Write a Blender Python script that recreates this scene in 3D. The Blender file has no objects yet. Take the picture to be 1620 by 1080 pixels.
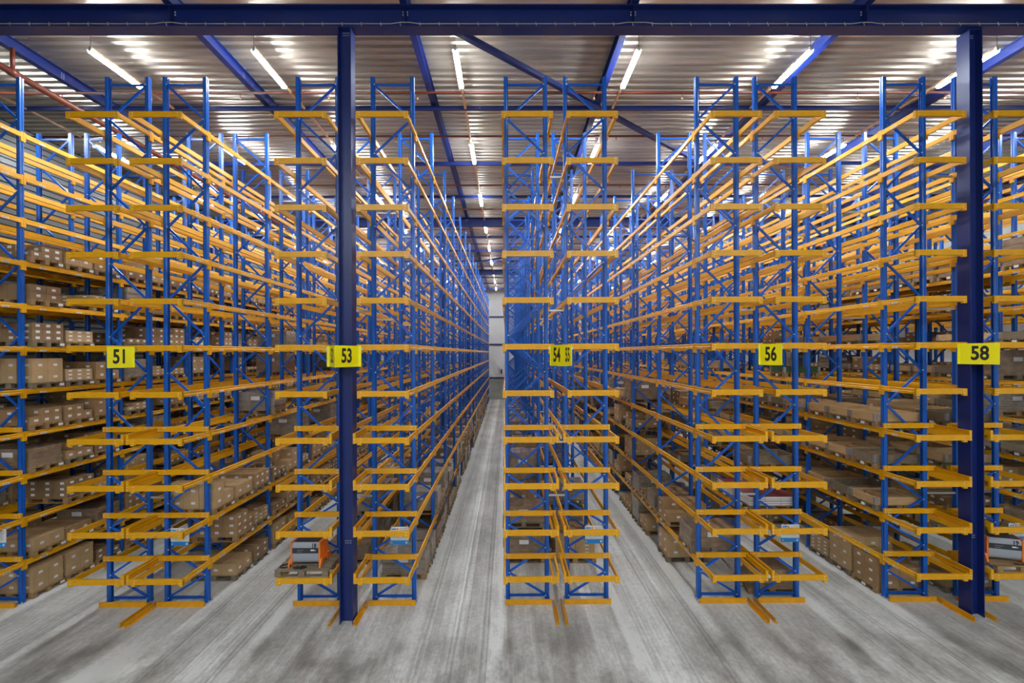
import bpy, math, random
from mathutils import Vector, Matrix
random.seed(7)
SC = bpy.context.scene
COL = SC.collection

# ------------------------------------------------------------------ camera
EYE = 6.02
cam_data = bpy.data.cameras.new('camera')
cam_data.sensor_width = 36.0
cam_data.lens = 36.0 * 720 / 1620
cam_data.shift_x = 4 / 1620
cam_data.shift_y = 18 / 1620
cam_data.clip_end = 300
cam = bpy.data.objects.new('camera', cam_data)
COL.objects.link(cam)
cam.location = (0, 0, EYE)
cam.rotation_mode = 'QUATERNION'
cam.rotation_quaternion = (Matrix.Rotation(-0.0055, 3, 'Z') @ Matrix.Rotation(math.radians(90), 3, 'X')
                           @ Matrix.Rotation(-0.004, 3, 'Z')).to_quaternion()
SC.camera = cam

# ------------------------------------------------------------------ world, exposure
w = bpy.data.worlds.new('world'); SC.world = w; w.use_nodes = True
w.node_tree.nodes['Background'].inputs[0].default_value = (0.55, 0.62, 0.75, 1)
w.node_tree.nodes['Background'].inputs[1].default_value = 0.02
SC.view_settings.view_transform = 'Standard'
SC.view_settings.look = 'None'
SC.view_settings.gamma = 1
SC.view_settings.exposure = 1.22
TUBE_POWER = 100.0

# ------------------------------------------------------------------ materials
def mat(name, color, rough=0.5, metal=0.0, emit=None, spec=None):
    m = bpy.data.materials.new(name); m.use_nodes = True
    b = m.node_tree.nodes['Principled BSDF']
    b.inputs['Base Color'].default_value = (*color, 1)
    b.inputs['Roughness'].default_value = rough
    b.inputs['Metallic'].default_value = metal
    if spec is not None: b.inputs['Specular IOR Level'].default_value = spec
    if emit:
        b.inputs['Emission Color'].default_value = (*color, 1)
        b.inputs['Emission Strength'].default_value = emit
    return m

def N(m, t, **kw):
    n = m.node_tree.nodes.new(t)
    for k, v in kw.items(): setattr(n, k, v)
    return n

def noisy(m, scale, amount, stretch=(1, 1, 1), bump=0.0, coord='Object'):
    """multiply the base colour by a noise between 1-amount and 1+amount"""
    nt = m.node_tree; L = nt.links
    b = nt.nodes['Principled BSDF']
    tc = N(m, 'ShaderNodeTexCoord'); mp = N(m, 'ShaderNodeMapping'); mp.inputs['Scale'].default_value = stretch
    L.new(tc.outputs[coord], mp.inputs[0])
    nz = N(m, 'ShaderNodeTexNoise'); nz.inputs['Scale'].default_value = scale; nz.inputs['Detail'].default_value = 6
    L.new(mp.outputs[0], nz.inputs['Vector'])
    mr = N(m, 'ShaderNodeMapRange'); mr.inputs[1].default_value = 0.3; mr.inputs[2].default_value = 0.7
    mr.inputs[3].default_value = 1 - amount; mr.inputs[4].default_value = 1 + amount
    L.new(nz.outputs[0], mr.inputs[0])
    mx = N(m, 'ShaderNodeVectorMath', operation='SCALE')
    mx.inputs[0].default_value = b.inputs['Base Color'].default_value[:3]
    L.new(mr.outputs[0], mx.inputs['Scale']); L.new(mx.outputs[0], b.inputs['Base Color'])
    if bump:
        bp = N(m, 'ShaderNodeBump'); bp.inputs['Strength'].default_value = bump; bp.inputs['Distance'].default_value = 0.01
        L.new(nz.outputs[0], bp.inputs['Height']); L.new(bp.outputs[0], b.inputs['Normal'])
    return m

M = {}
M['yellow'] = noisy(mat('yellow_paint', (0.72, 0.34, 0.0006), 0.36), 3, 0.08)
M['floor_yellow'] = noisy(mat('scuffed_orange_paint', (0.70, 0.31, 0.001), 0.4), 5, 0.12)
M['blue'] = noisy(mat('blue_paint', (0.002, 0.092, 0.50), 0.3), 2, 0.08)
M['navy'] = noisy(mat('navy_paint', (0.006, 0.018, 0.125), 0.35), 1.5, 0.12)
M['steel'] = mat('galvanised_steel', (0.55, 0.56, 0.58), 0.35, 0.8)
M['bolt'] = mat('bolt_head', (0.75, 0.75, 0.72), 0.4, 0.3)
M['hole'] = mat('slot_dark', (0.01, 0.012, 0.03), 0.8)
M['sticker'] = mat('sticker_white', (0.72, 0.72, 0.74), 0.5)
M['ink'] = mat('black_ink', (0.012, 0.012, 0.012), 0.5)
M['greyink'] = mat('grey_print', (0.16, 0.18, 0.24), 0.5)
M['sign'] = mat('sign_yellow', (0.86, 0.76, 0.0), 0.4)
M['pipe'] = noisy(mat('red_oxide_pipe', (0.13, 0.026, 0.012), 0.4), 3, 0.15)
M['rail'] = mat('trunking_metal', (0.62, 0.42, 0.27), 0.45, 0.1)
M['lamp'] = mat('tube_glow', (0.90, 0.965, 1.0), 0.5, emit=TUBE_POWER)
M['wire'] = mat('dark_wire', (0.03, 0.03, 0.03), 0.5)
M['cable'] = mat('grey_cable', (0.35, 0.34, 0.30), 0.6)
M['wall'] = noisy(mat('wall_panel', (0.60, 0.61, 0.60), 0.55), 0.6, 0.05)
M['ribwall'] = noisy(mat('ribbed_wall_steel', (0.075, 0.078, 0.082), 0.45, 0.3), 0.5, 0.08)
M['plinth'] = noisy(mat('concrete_plinth', (0.30, 0.30, 0.27), 0.8), 1.2, 0.15)
M['wood'] = noisy(mat('pallet_wood', (0.30, 0.185, 0.085), 0.75), 8, 0.3, (1, 6, 6))
M['greywood'] = noisy(mat('aged_wood', (0.20, 0.155, 0.10), 0.8), 9, 0.35, (1, 8, 8))
M['collarwood'] = noisy(mat('pale_planed_wood', (0.52, 0.335, 0.16), 0.65), 5, 0.18, (0.6, 0.6, 9))
M['greencollar'] = noisy(mat('green_painted_wood', (0.035, 0.085, 0.03), 0.7), 5, 0.3)
M['card'] = noisy(mat('cardboard', (0.34, 0.205, 0.095), 0.7), 4, 0.1)
M['card2'] = noisy(mat('cardboard_dark', (0.24, 0.145, 0.072), 0.7), 4, 0.1)
M['card3'] = noisy(mat('cardboard_pale', (0.44, 0.29, 0.145), 0.7), 4, 0.1)
M['tape'] = mat('packing_tape', (0.40, 0.27, 0.13), 0.3)
M['film'] = noisy(mat('film_wrapped_card', (0.26, 0.185, 0.125), 0.13), 5, 0.22, (1, 1, 1.5), bump=0.9)
M['greyfilm'] = noisy(mat('film_wrapped_grey', (0.27, 0.235, 0.195), 0.13), 6, 0.25, (1, 1, 1.5), bump=0.9)
M['strap'] = mat('green_strap', (0.02, 0.22, 0.06), 0.4)
M['red'] = mat('dark_red_print', (0.20, 0.02, 0.02), 0.45)
M['white'] = mat('white_paper', (0.68, 0.67, 0.66), 0.6)
M['bluefoot'] = mat('bright_blue_print', (0.01, 0.24, 0.66), 0.4)
M['orange'] = mat('orange_plastic', (0.85, 0.19, 0.015), 0.4)
M['greybody'] = mat('charger_grey', (0.36, 0.38, 0.43), 0.35, 0.2)
M['dark'] = mat('charger_dark', (0.03, 0.032, 0.036), 0.4)
M['rubber'] = mat('black_rubber', (0.01, 0.01, 0.01), 0.6)

# deck: galvanised, slightly brownish
def deck_material():
    m = mat('galvanised_roof_deck', (0.46, 0.42, 0.36), 0.36, 0.8)
    noisy(m, 0.9, 0.22, (0.25, 3, 1))
    return m
M['deck'] = deck_material()

def perforated():
    """blue post paint with the punched slots every 50 mm"""
    m = mat('perforated_blue', (0.002, 0.092, 0.50), 0.3)
    nt = m.node_tree; L = nt.links; b = nt.nodes['Principled BSDF']
    tc = N(m, 'ShaderNodeTexCoord'); sp = N(m, 'ShaderNodeSeparateXYZ'); L.new(tc.outputs['Object'], sp.inputs[0])
    def mth(op, a, c=None):
        n = N(m, 'ShaderNodeMath', operation=op)
        for i, v in enumerate((a, c)):
            if v is None: continue
            if isinstance(v, (int, float)): n.inputs[i].default_value = v
            else: L.new(v, n.inputs[i])
        return n.outputs[0]
    fz = mth('FRACT', mth('MULTIPLY', sp.outputs['Z'], 20.0))
    a = mth('LESS_THAN', fz, 0.46)
    ay = mth('ABSOLUTE', mth('SUBTRACT', mth('ABSOLUTE', sp.outputs['Y']), 0.03))
    c = mth('LESS_THAN', ay, 0.0075)
    k = mth('MULTIPLY', a, c)
    mx = N(m, 'ShaderNodeMix', data_type='RGBA')
    mx.inputs['A'].default_value = (0.004, 0.105, 0.50, 1); mx.inputs['B'].default_value = (0.004, 0.006, 0.02, 1)
    L.new(k, mx.inputs['Factor']); L.new(mx.outputs['Result'], b.inputs['Base Color'])
    return m
M['perf'] = perforated()

def floor_material():
    m = mat('worn_concrete', (0.4, 0.4, 0.4), 0.42, spec=0.4)
    nt = m.node_tree; L = nt.links; b = nt.nodes['Principled BSDF']
    tc = N(m, 'ShaderNodeTexCoord')
    at = N(m, 'ShaderNodeAttribute', attribute_name='wear_and_patches')
    def noise(scale, st, det=8):
        mp = N(m, 'ShaderNodeMapping'); mp.inputs['Scale'].default_value = st
        L.new(tc.outputs['Object'], mp.inputs[0])
        n = N(m, 'ShaderNodeTexNoise'); n.inputs['Scale'].default_value = scale; n.inputs['Detail'].default_value = det
        n.inputs['Roughness'].default_value = 0.65
        L.new(mp.outputs[0], n.inputs['Vector']); return n.outputs[0]
    def rng(x, a, c, d, e):
        r = N(m, 'ShaderNodeMapRange'); L.new(x, r.inputs[0])
        for i, v in zip((1, 2, 3, 4), (a, c, d, e)): r.inputs[i].default_value = v
        return r.outputs[0]
    def mul(x, y):
        n = N(m, 'ShaderNodeMath', operation='MULTIPLY'); L.new(x, n.inputs[0]); L.new(y, n.inputs[1]); return n.outputs[0]
    streak = rng(noise(2.2, (3.2, 0.10, 1)), 0.3, 0.7, 0.80, 1.14)
    blot = rng(noise(0.55, (1, 0.7, 1)), 0.3, 0.7, 0.66, 1.26)
    fine = rng(noise(13, (1, 0.7, 1), 6), 0.3, 0.7, 0.80, 1.16)
    scr = rng(noise(7, (5, 0.12, 1), 5), 0.32, 0.68, 0.86, 1.10)
    ad = N(m, 'ShaderNodeAttribute', attribute_name='dirt')
    smear = rng(noise(1.1, (1.0, 0.45, 1), 9), 0.36, 0.62, 0.42, 1.12)
    mixd = N(m, 'ShaderNodeMix', data_type='FLOAT'); mixd.inputs['A'].default_value = 1.0
    L.new(ad.outputs['Fac'], mixd.inputs['Factor']); L.new(smear, mixd.inputs['B'])
    v = mul(mul(mul(mul(mul(streak, blot), fine), scr), mixd.outputs['Result']), at.outputs['Fac'])
    cr = N(m, 'ShaderNodeValToRGB'); L.new(v, cr.inputs[0])
    e = cr.color_ramp.elements
    e[0].position = 0.0; e[0].color = (0.035, 0.033, 0.031, 1)
    e[1].position = 1.0; e[1].color = (0.62, 0.62, 0.60, 1)
    x = cr.color_ramp.elements.new(0.5); x.color = (0.32, 0.31, 0.29, 1)
    L.new(cr.outputs[0], b.inputs['Base Color'])
    rr = rng(noise(1.5, (1, 0.2, 1)), 0.3, 0.7, 0.32, 0.6); L.new(rr, b.inputs['Roughness'])
    return m
M['floor'] = floor_material()

# ------------------------------------------------------------------ mesh helpers
class MB:
    def __init__(s): s.v = []; s.f = []; s.m = []; s.mats = []
    def mi(s, k):
        if k not in s.mats: s.mats.append(k)
        return s.mats.index(k)
    def poly(s, pts, k):
        n = len(s.v); s.v += [tuple(p) for p in pts]; s.f.append(tuple(range(n, n + len(pts)))); s.m.append(s.mi(k))
    def box(s, x0, x1, y0, y1, z0, z1, k):
        if x0 > x1: x0, x1 = x1, x0
        n = len(s.v)
        s.v += [(x, y, z) for z in (z0, z1) for y in (y0, y1) for x in (x0, x1)]
        for q in ((0, 2, 3, 1), (4, 5, 7, 6), (0, 1, 5, 4), (2, 6, 7, 3), (0, 4, 6, 2), (1, 3, 7, 5)):
            s.f.append(tuple(n + i for i in q)); s.m.append(s.mi(k))
    def hexa(s, pts, k):
        n = len(s.v); s.v += [tuple(p) for p in pts]
        for q in ((0, 2, 3, 1), (4, 5, 7, 6), (0, 1, 5, 4), (2, 6, 7, 3), (0, 4, 6, 2), (1, 3, 7, 5)):
            s.f.append(tuple(n + i for i in q)); s.m.append(s.mi(k))
    def prism(s, prof, axis, a, b, k, caps=True):
        """profile of (p, q) pairs swept along an axis: 'Y' profile is (x, z), 'Z' profile (x, y), 'X' profile (y, z)"""
        def pt(p, q, t): return {'Y': (p, t, q), 'Z': (p, q, t), 'X': (t, p, q)}[axis]
        n = len(s.v); c = len(prof)
        s.v += [pt(p, q, a) for p, q in prof] + [pt(p, q, b) for p, q in prof]
        area = sum(prof[i][0] * prof[(i + 1) % c][1] - prof[(i + 1) % c][0] * prof[i][1] for i in range(c))
        flip = (area > 0) == (axis == 'Y')
        for i in range(c):
            j = (i + 1) % c; q = (n + i, n + j, n + c + j, n + c + i)
            s.f.append(q[::-1] if flip else q); s.m.append(s.mi(k))
        if caps:
            lo = tuple(range(n, n + c)); hi = tuple(range(n + c, n + 2 * c))
            s.f.append(lo if flip else lo[::-1]); s.m.append(s.mi(k))
            s.f.append(hi[::-1] if flip else hi); s.m.append(s.mi(k))
    def rod(s, a, b, r, k, n=8, r2=None):
        a = Vector(a); b = Vector(b); d = (b - a).normalized()
        u = d.orthogonal().normalized(); v = d.cross(u); r2 = r if r2 is None else r2
        st = len(s.v)
        for p, rr in ((a, r), (b, r2)):
            for i in range(n):
                t = 2 * math.pi * i / n; s.v.append(tuple(p + (u * math.cos(t) + v * math.sin(t)) * rr))
        for i in range(n):
            j = (i + 1) % n; s.f.append((st + i, st + j, st + n + j, st + n + i)); s.m.append(s.mi(k))
        s.f.append(tuple(range(st, st + n))[::-1]); s.m.append(s.mi(k))
        s.f.append(tuple(range(st + n, st + 2 * n))); s.m.append(s.mi(k))
    def bar(s, a, b, w, h, k, up=(0, 1, 0)):
        """rectangular bar from a to b, w across, h along 'up'"""
        a = Vector(a); b = Vector(b); d = (b - a).normalized(); up = Vector(up)
        u = d.cross(up).normalized() * w / 2; v = u.cross(d).normalized() * h / 2
        s.hexa([a - u - v, a + u - v, a - u + v, a + u + v, b - u - v, b + u - v, b - u + v, b + u + v], k)
    def path(s, pts, r, k, n=8):
        for p, q in zip(pts, pts[1:]): s.rod(p, q, r, k, n)
    def add(s, o, T):
        n = len(s.v); s.v += [tuple(T @ Vector(p)) for p in o.v]
        for f, mi in zip(o.f, o.m):
            s.f.append(tuple(n + i for i in f)); s.m.append(s.mi(o.mats[mi]))
    def shift(s, o, dx, dy, dz):
        n = len(s.v); s.v += [(p[0] + dx, p[1] + dy, p[2] + dz) for p in o.v]
        mp = [s.mi(k) for k in o.mats]
        s.f += [tuple(n + i for i in f) for f in o.f]; s.m += [mp[i] for i in o.m]
    def mirror(s):
        s.v = [(-x, y, z) for x, y, z in s.v]; s.f = [f[::-1] for f in s.f]; return s
    def mesh(s, name, smooth=False):
        me = bpy.data.meshes.new(name); me.from_pydata(s.v, [], s.f)
        for k in s.mats: me.materials.append(M[k])
        me.polygons.foreach_set('material_index', s.m)
        if smooth: me.polygons.foreach_set('use_smooth', [True] * len(s.f))
        me.update(); return me

def link(name, me, parent=None, loc=(0, 0, 0), rz=0.0, **props):
    o = bpy.data.objects.new(name, me); COL.objects.link(o)
    o.location = loc; o.rotation_euler = (0, 0, rz)
    if parent is not None: o.parent = parent
    for k, v in props.items(): o[k] = v
    return o
def thing(name, label, cat, loc=(0, 0, 0), rz=0.0, group=None, me=None):
    o = link(name, me, None, loc, rz, label=label, category=cat)
    if group: o['group'] = group
    return o
def copy_part(o, parent, loc=None):
    c = o.copy(); COL.objects.link(c); c.parent = parent
    if loc is not None: c.location = loc
    return c
def struct(name, mb, **kw):
    o = link(name, mb.mesh(name), **kw); o['kind'] = 'structure'; return o

def text_mb(txt, size, k, xs=1.0, bold=0.0):
    """flat lettering centred on the origin in the XZ plane, reading along +X, facing -Y"""
    cu = bpy.data.curves.new('lettering', 'FONT'); cu.body = txt; cu.size = size; cu.offset = bold
    cu.align_x = 'CENTER'; cu.align_y = 'CENTER'; cu.resolution_u = 4
    o = bpy.data.objects.new('lettering', cu); COL.objects.link(o)
    dg = bpy.context.evaluated_depsgraph_get(); dg.update()
    me = o.evaluated_get(dg).to_mesh()
    mb = MB(); i = mb.mi(k)
    mb.v = [(v.co.x * xs, 0, v.co.y) for v in me.vertices]
    mb.f = [tuple(p.vertices) for p in me.polygons]; mb.m = [i] * len(mb.f)
    o.evaluated_get(dg).to_mesh_clear(); bpy.data.objects.remove(o); bpy.data.curves.remove(cu)
    return mb

# ------------------------------------------------------------------ dimensions
D1 = 11.12; BAY = 2.82; NB = 16
LV = [0.965 + 1.0385 * i for i in range(11)]
TOPZ = 12.74
WALL_L, WALL_R, WALL_B, WALL_F = -17.2, 25.5, 59.0, -14.0
DECK = EYE + 8.05
ROWS = {48: -13.74, 49: -12.29, 50: -9.185, 51: -7.79, 52: -4.578, 53: -2.76, 54: 0.475, 55: 1.923,
        56: 5.148, 57: 6.58, 58: 9.735, 59: 11.50, 60: 14.70, 61: 16.13, 62: 19.3, 63: 20.73}

# ------------------------------------------------------------------ structure
mb = MB()
xs = []
x = WALL_L
while x < WALL_R: xs.append(x); x += 0.03
xs.append(WALL_R)
ys = [WALL_F, 0, 4, 6] + [7 + 0.1 * i for i in range(40)] + [11, 13, 18, 26, 40, WALL_B]
rows_sorted = sorted(ROWS.items())
edges = []
for n, xc in rows_sorted:
    edges.append(xc + (0.575 if n % 2 else -0.575))
aisles = []
for a, b in ((48.5, 48), (49, 50), (51, 52), (53, 54), (55, 56), (57, 58), (59, 60), (61, 62)):
    if a == 48.5: continue
    aisles.append((ROWS[a] + 0.575, ROWS[b] - 0.575))
rnd = random.Random(3)
streaks = []
for a, b in aisles:
    c = (a + b) / 2
    streaks.append((c - 0.035, 0.018, -0.42)); streaks.append((c + 0.045, 0.014, -0.35)); streaks.append((c, 0.05, 0.16))
    streaks.append((a + 0.09, 0.13, 0.28)); streaks.append((b - 0.09, 0.13, 0.28))
    for sgn in (-1, 1):
        streaks.append((c + sgn * 0.62, 0.03, -0.36)); streaks.append((c + sgn * 0.71, 0.018, -0.4)); streaks.append((c + sgn * 0.52, 0.02, -0.2))
        streaks.append((c + sgn * 0.40, 0.10, -0.12))
    for i in range(14):
        streaks.append((rnd.uniform(a, b), rnd.uniform(0.01, 0.04), rnd.uniform(-0.16, 0.14)))
prof = []
for x in xs:
    t = 0.0
    for c, wd, am in streaks:
        d = abs(x - c) / wd
        if d < 3: t += am * math.exp(-d * d)
    inside = any(a < x < b for a, b in aisles)
    prof.append((t, inside))
tones = []; dirt = []
# soft dark patches on the floor ahead of the rack ends
dark_patches = []
for n_, xc in rows_sorted:
    if 49 <= n_ <= 60:
        for q in (-0.5, 0.5):
            dark_patches.append((xc + q + rnd.uniform(-0.08, 0.08), 9.25 + rnd.uniform(-0.15, 0.2), rnd.uniform(0.12, 0.2), rnd.uniform(0.3, 0.45), rnd.uniform(0.25, 0.6)))
        for i in range(4): dark_patches.append((xc + rnd.uniform(-1.2, 1.2), rnd.uniform(7.6, 9.0), rnd.uniform(0.1, 0.35), rnd.uniform(0.15, 0.5), rnd.uniform(0.1, 0.35)))
for j, y in enumerate(ys):
    for i, x in enumerate(xs):
        mb.v.append((x, y, 0.0))
        t, inside = prof[i]
        fade = min(1, max(0, (y - 5.5) / 4.5))
        base = 0.95 if inside else 0.93
        base = base * fade + 0.92 * (1 - fade)
        dirt.append(1 - 0.85 * min(1, max(0, (y - 8.6) / 2.2)))
        sc = 0.0
        if 7.0 < y < 11.0:
            for cx, cy, ax, ay, am in dark_patches:
                q = ((x - cx) / ax) ** 2 + ((y - cy) / ay) ** 2
                if q < 7: sc += am * math.exp(-q)
        tones.append(max(0.12, (base + t * (0.25 + 0.75 * fade)) * (1 - min(0.72, sc))))
nx = len(xs)
fi = mb.mi('floor')
for j in range(len(ys) - 1):
    for i in range(nx - 1):
        a = j * nx + i; mb.f.append((a, a + 1, a + nx + 1, a + nx)); mb.m.append(fi)
floor = struct('floor', mb)
at = floor.data.attributes.new('wear_and_patches', 'FLOAT', 'POINT'); at.data.foreach_set('value', tones)
at = floor.data.attributes.new('dirt', 'FLOAT', 'POINT'); at.data.foreach_set('value', dirt)

# corrugated roof deck
mb = MB(); y = WALL_F; P = 0.28; pr = []
while y < WALL_B:
    pr += [(y, DECK), (y + 0.13, DECK), (y + 0.17, DECK + 0.10), (y + 0.24, DECK + 0.10)]; y += P
pr.append((WALL_B, DECK))
n0 = len(pr)
mb.v = [(WALL_L, a, b) for a, b in pr] + [(WALL_R, a, b) for a, b in pr]
di = mb.mi('deck')
for i in range(n0 - 1): mb.f.append((i, i + 1, n0 + i + 1, n0 + i)); mb.m.append(di)
mb.box(WALL_L, WALL_R, WALL_F, WALL_B, DECK + 0.12, DECK + 0.2, 'deck')
struct('ceiling', mb)

# back wall: panels between blue rails, plinth at the foot
mb = MB()
mb.box(WALL_L, WALL_R, WALL_B, WALL_B + 0.15, 2.8, DECK, 'wall')
mb.box(WALL_L, WALL_R, WALL_B - 0.05, WALL_B + 0.15, 0, 2.8, 'plinth')
x = WALL_L
while x < WALL_R:
    mb.box(x, x + 0.02, WALL_B - 0.004, WALL_B, 2.8, DECK, 'greyink'); x += 6.0
struct('wall_back', mb)
for i, z in enumerate((2.74, 7.05, 10.6)):
    mb = MB(); mb.box(WALL_L, WALL_R, WALL_B - 0.15, WALL_B - 0.051, z, z + 0.16, 'navy')
    struct('trim_%d' % (i + 1), mb)
# left wall: horizontally ribbed sheet
mb = MB(); z = 0.0; pr = []
while z < DECK: pr += [(WALL_L, z), (WALL_L, z + 0.11), (WALL_L - 0.05, z + 0.13), (WALL_L - 0.05, z + 0.19)]; z += 0.21
n0 = len(pr); mb.v = [(a, WALL_F, b) for a, b in pr] + [(a, WALL_B, b) for a, b in pr]; di = mb.mi('ribwall')
for i in range(n0 - 1): mb.f.append((i, n0 + i, n0 + i + 1, i + 1)); mb.m.append(di)
struct('wall_left', mb)
mb = MB(); mb.box(WALL_R, WALL_R + 0.15, WALL_F, WALL_B, 0, DECK, 'wall'); struct('wall_right', mb)
mb = MB(); mb.box(WALL_L, WALL_R, WALL_F - 0.15, WALL_F, 0, DECK, 'wall'); struct('wall_front_unseen', mb)  # unseen wall behind the camera, added to close the light in

# ------------------------------------------------------------------ steel frame of the building
def ibeam_profile(w, h, tf=0.02, tw=0.014):
    a, b, t = w / 2, h / 2, tw / 2
    return [(-a, -b), (a, -b), (a, -b + tf), (t, -b + tf), (t, b - tf), (a, b - tf), (a, b), (-a, b), (-a, b - tf), (-t, b - tf), (-t, -b + tf), (-a, -b + tf)]
MAIN_Y = [10.28, 26.2, 42.4]
GIRD_X = [-12.6, -7.47, -2.26, 2.88, 8.10, 13.3, 18.45, 23.5]
order = ['first', 'second', 'third', 'fourth', 'fifth', 'sixth', 'seventh', 'eighth', 'ninth', 'tenth', 'eleventh', 'twelfth', 'thirteenth', 'fourteenth', 'fifteenth', 'sixteenth', 'seventeenth']
where = ['across the top of the picture', 'second from the camera', 'third from the camera']
for i, y in enumerate(MAIN_Y):
    mb = MB(); zc = EYE + 7.27 + 0.245
    mb.prism([(y + a, zc + b) for a, b in ibeam_profile(0.30, 0.49)], 'X', WALL_L + 0.05, WALL_R - 0.05, 'navy')
    mb2 = MB()
    for gx in GIRD_X:
        mb2.box(gx - 0.008, gx + 0.008, y - 0.14, y - 0.01, zc - 0.22, zc + 0.22, 'navy')
        for dz in (0.10, 0.16):
            for dx in (-0.05, 0.05): mb2.box(gx + dx - 0.01, gx + dx + 0.01, y - 0.03, y - 0.007, zc + dz - 0.012, zc + dz + 0.012, 'bolt')
    o = thing('roof_beam', 'wide navy steel roof beam running crosswise, ' + where[i], 'beam', me=mb.mesh('roof_beam'))
    link('stiffener_plate', mb2.mesh('stiffener_plate'), o)
mb = MB()
GH = 0.30
mb.prism([(a, b + GH / 2) for a, b in ibeam_profile(0.17, GH)], 'Y', WALL_F + 0.1, WALL_B - 0.1, 'navy')
for yy in (13.0, 20.5, 28.6, 36, 44, 52):
    for dz in (0.06, 0.11, 0.16, 0.21):
        for sx in (-1, 1):
            for dy in (-0.03, 0.03): mb.box(sx * 0.007, sx * 0.016, yy + dy - 0.008, yy + dy + 0.008, dz, dz + 0.016, 'bolt')
gme = mb.mesh('roof_girder')
gl = ['above the rack at the left edge', 'above the leftmost number sign', 'above the first racks left of the aisle', 'above the first racks right of the aisle', 'above the fourth rack right of the aisle',
      'just beyond the right column', 'second beyond the right column', 'nearest the right wall']
for gx, l in zip(GIRD_X, gl):
    thing('roof_girder', 'long navy roof girder running away, ' + l, 'beam', (gx, 0, EYE + 7.762), group='roof girders', me=gme)
# thin crosswise struts between girders
sme = None
for k, y in enumerate((14.3, 18.5, 22.4, 30.2, 34.2, 38.2, 46.4, 50.4, 54.4)):
    if sme is None:
        mb = MB(); mb.prism([(-0.05, -0.06), (0.05, -0.06), (0.05, 0.06), (-0.05, 0.06)], 'X', WALL_L + 0.1, WALL_R - 0.1, 'navy'); sme = mb.mesh('roof_strut')
    thing('roof_strut', 'thin navy crosswise strut below the roof deck, %s from the camera' % order[k], 'strut', (0, y, EYE + 7.68), group='crosswise roof struts', me=sme)
def brace(a, b, lab):
    mb = MB(); d = Vector((b[0] - a[0], b[1] - a[1], 0)); mb.bar((0, 0, 0), d, 0.13, 0.13, 'navy', up=(0, 0, 1))
    thing('roof_brace', lab, 'brace', (a[0], a[1], EYE + 7.66), me=mb.mesh('roof_brace'))
brace((-1.65, 10.45), (8.0, 18.5), 'diagonal navy roof brace from the top beam across the racks 54 and 55')
brace((-7.4, 42.2), (2.8, 34.3), 'far diagonal navy roof brace over the end of the central aisle')

# columns (H-section)
def column(x, y, lab, grp=None):
    mb = MB(); h = EYE + 7.27
    mb.box(x - 0.15, x - 0.132, y, y + 0.30, 0, h, 'navy'); mb.box(x + 0.132, x + 0.15, y, y + 0.30, 0, h, 'navy')
    mb.box(x - 0.132, x + 0.132, y + 0.143, y + 0.157, 0, h, 'navy')
    mb.box(x - 0.132, x + 0.132, y, y + 0.143, h - 0.02, h, 'navy')
    for v in mb.v: pass
    mb.v = [(a - x, b - y, c) for a, b, c in mb.v]
    o = thing('steel_column', lab, 'column', (x, y, 0), group=grp, me=mb.mesh('steel_column'))
    b = MB()
    for z0 in (1.75, h - 0.12):
        for dx in (-0.06, -0.02, 0.02, 0.06):
            for dz in (0, 0.05): b.box(dx - 0.007, dx + 0.007, 0.135, 0.143, z0 + dz, z0 + dz + 0.014, 'bolt')
    link('bolt', b.mesh('bolt'), o)
    return o
column(-3.592, 10.13, 'tall navy H-section steel column left of the central aisle, front row')
column(10.62, 10.22, 'tall navy H-section steel column at the right of the photo, front row')
for (x, y, l) in ((-3.67, 26.05, 'navy steel column left of the aisle, under the second roof beam'), (10.62, 26.05, 'navy steel column far right, under the second roof beam'),
               (-3.67, 42.25, 'navy steel column left of the aisle, under the third roof beam'), (10.62, 42.25, 'navy steel column far right, under the third roof beam'),
               (-16.9, 26.05, 'navy steel column against the ribbed left wall')):
    column(x, y, l)

# cable with hooks along the front of the top beam
mb = MB(); yb = MAIN_Y[0] - 0.15; zb = EYE + 7.315
x = -12.0; pts = []
while x < 12.5:
    gx = min(GIRD_X, key=lambda g: abs(g - x)); up = 0.03 if abs(gx - x) < 0.25 else 0
    pts.append((x, yb - 0.012, zb + up)); x += 0.21
mb.path(pts, 0.009, 'cable', 6)
o = thing('hanging_cable', 'thin grey cable clipped along the lower flange of the top roof beam', 'cable', me=mb.mesh('hanging_cable'))
hk = MB(); hk.path([(0, -0.02, 0.02), (0, -0.035, -0.03), (0.02, -0.03, -0.06)], 0.008, 'cable', 5); hme = hk.mesh('cable_hook')
x = -11.8
while x < 12.4:
    link('cable_hook', hme, o, (x, yb - 0.006, zb)); x += 0.43

# sprinkler pipes
mb = MB(); mb.rod((WALL_L + 0.1, 0, 0), (WALL_R - 0.1, 0, 0), 0.035, 'pipe', 10)
pme = mb.mesh('sprinkler_pipe', True)
hb = MB(); hb.rod((0, 0, 0), (0, 0, -0.12), 0.012, 'pipe', 6); hb.rod((0, 0, -0.12), (0, 0, -0.17), 0.022, 'rail', 6); hb.rod((-0.0, 0, -0.17), (0, 0, -0.18), 0.035, 'rail', 8)
hbm = hb.mesh('sprinkler_head')
for k, y in enumerate((13.4, 16.1, 20.8, 24.3, 28.2, 32.0, 36.0, 40.2)):
    o = thing('sprinkler_pipe', 'thin red-brown sprinkler pipe crossing under the roof, %s from the camera' % order[k], 'pipe', (0, y, EYE + 7.66), group='crosswise sprinkler pipes', me=pme)
    xx = -15.6 + (k % 2) * 1.3
    while xx < 20:
        link('sprinkler_head', hbm, o, (xx, 0, -0.03)); xx += 2.6
mb = MB()
mb.rod((0, 10.9, 0), (0, 40, 0), 0.085, 'pipe', 16); mb.rod((0, 10.95, -0.05), (0, 10.95, 0.85), 0.085, 'pipe', 16)
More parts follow.
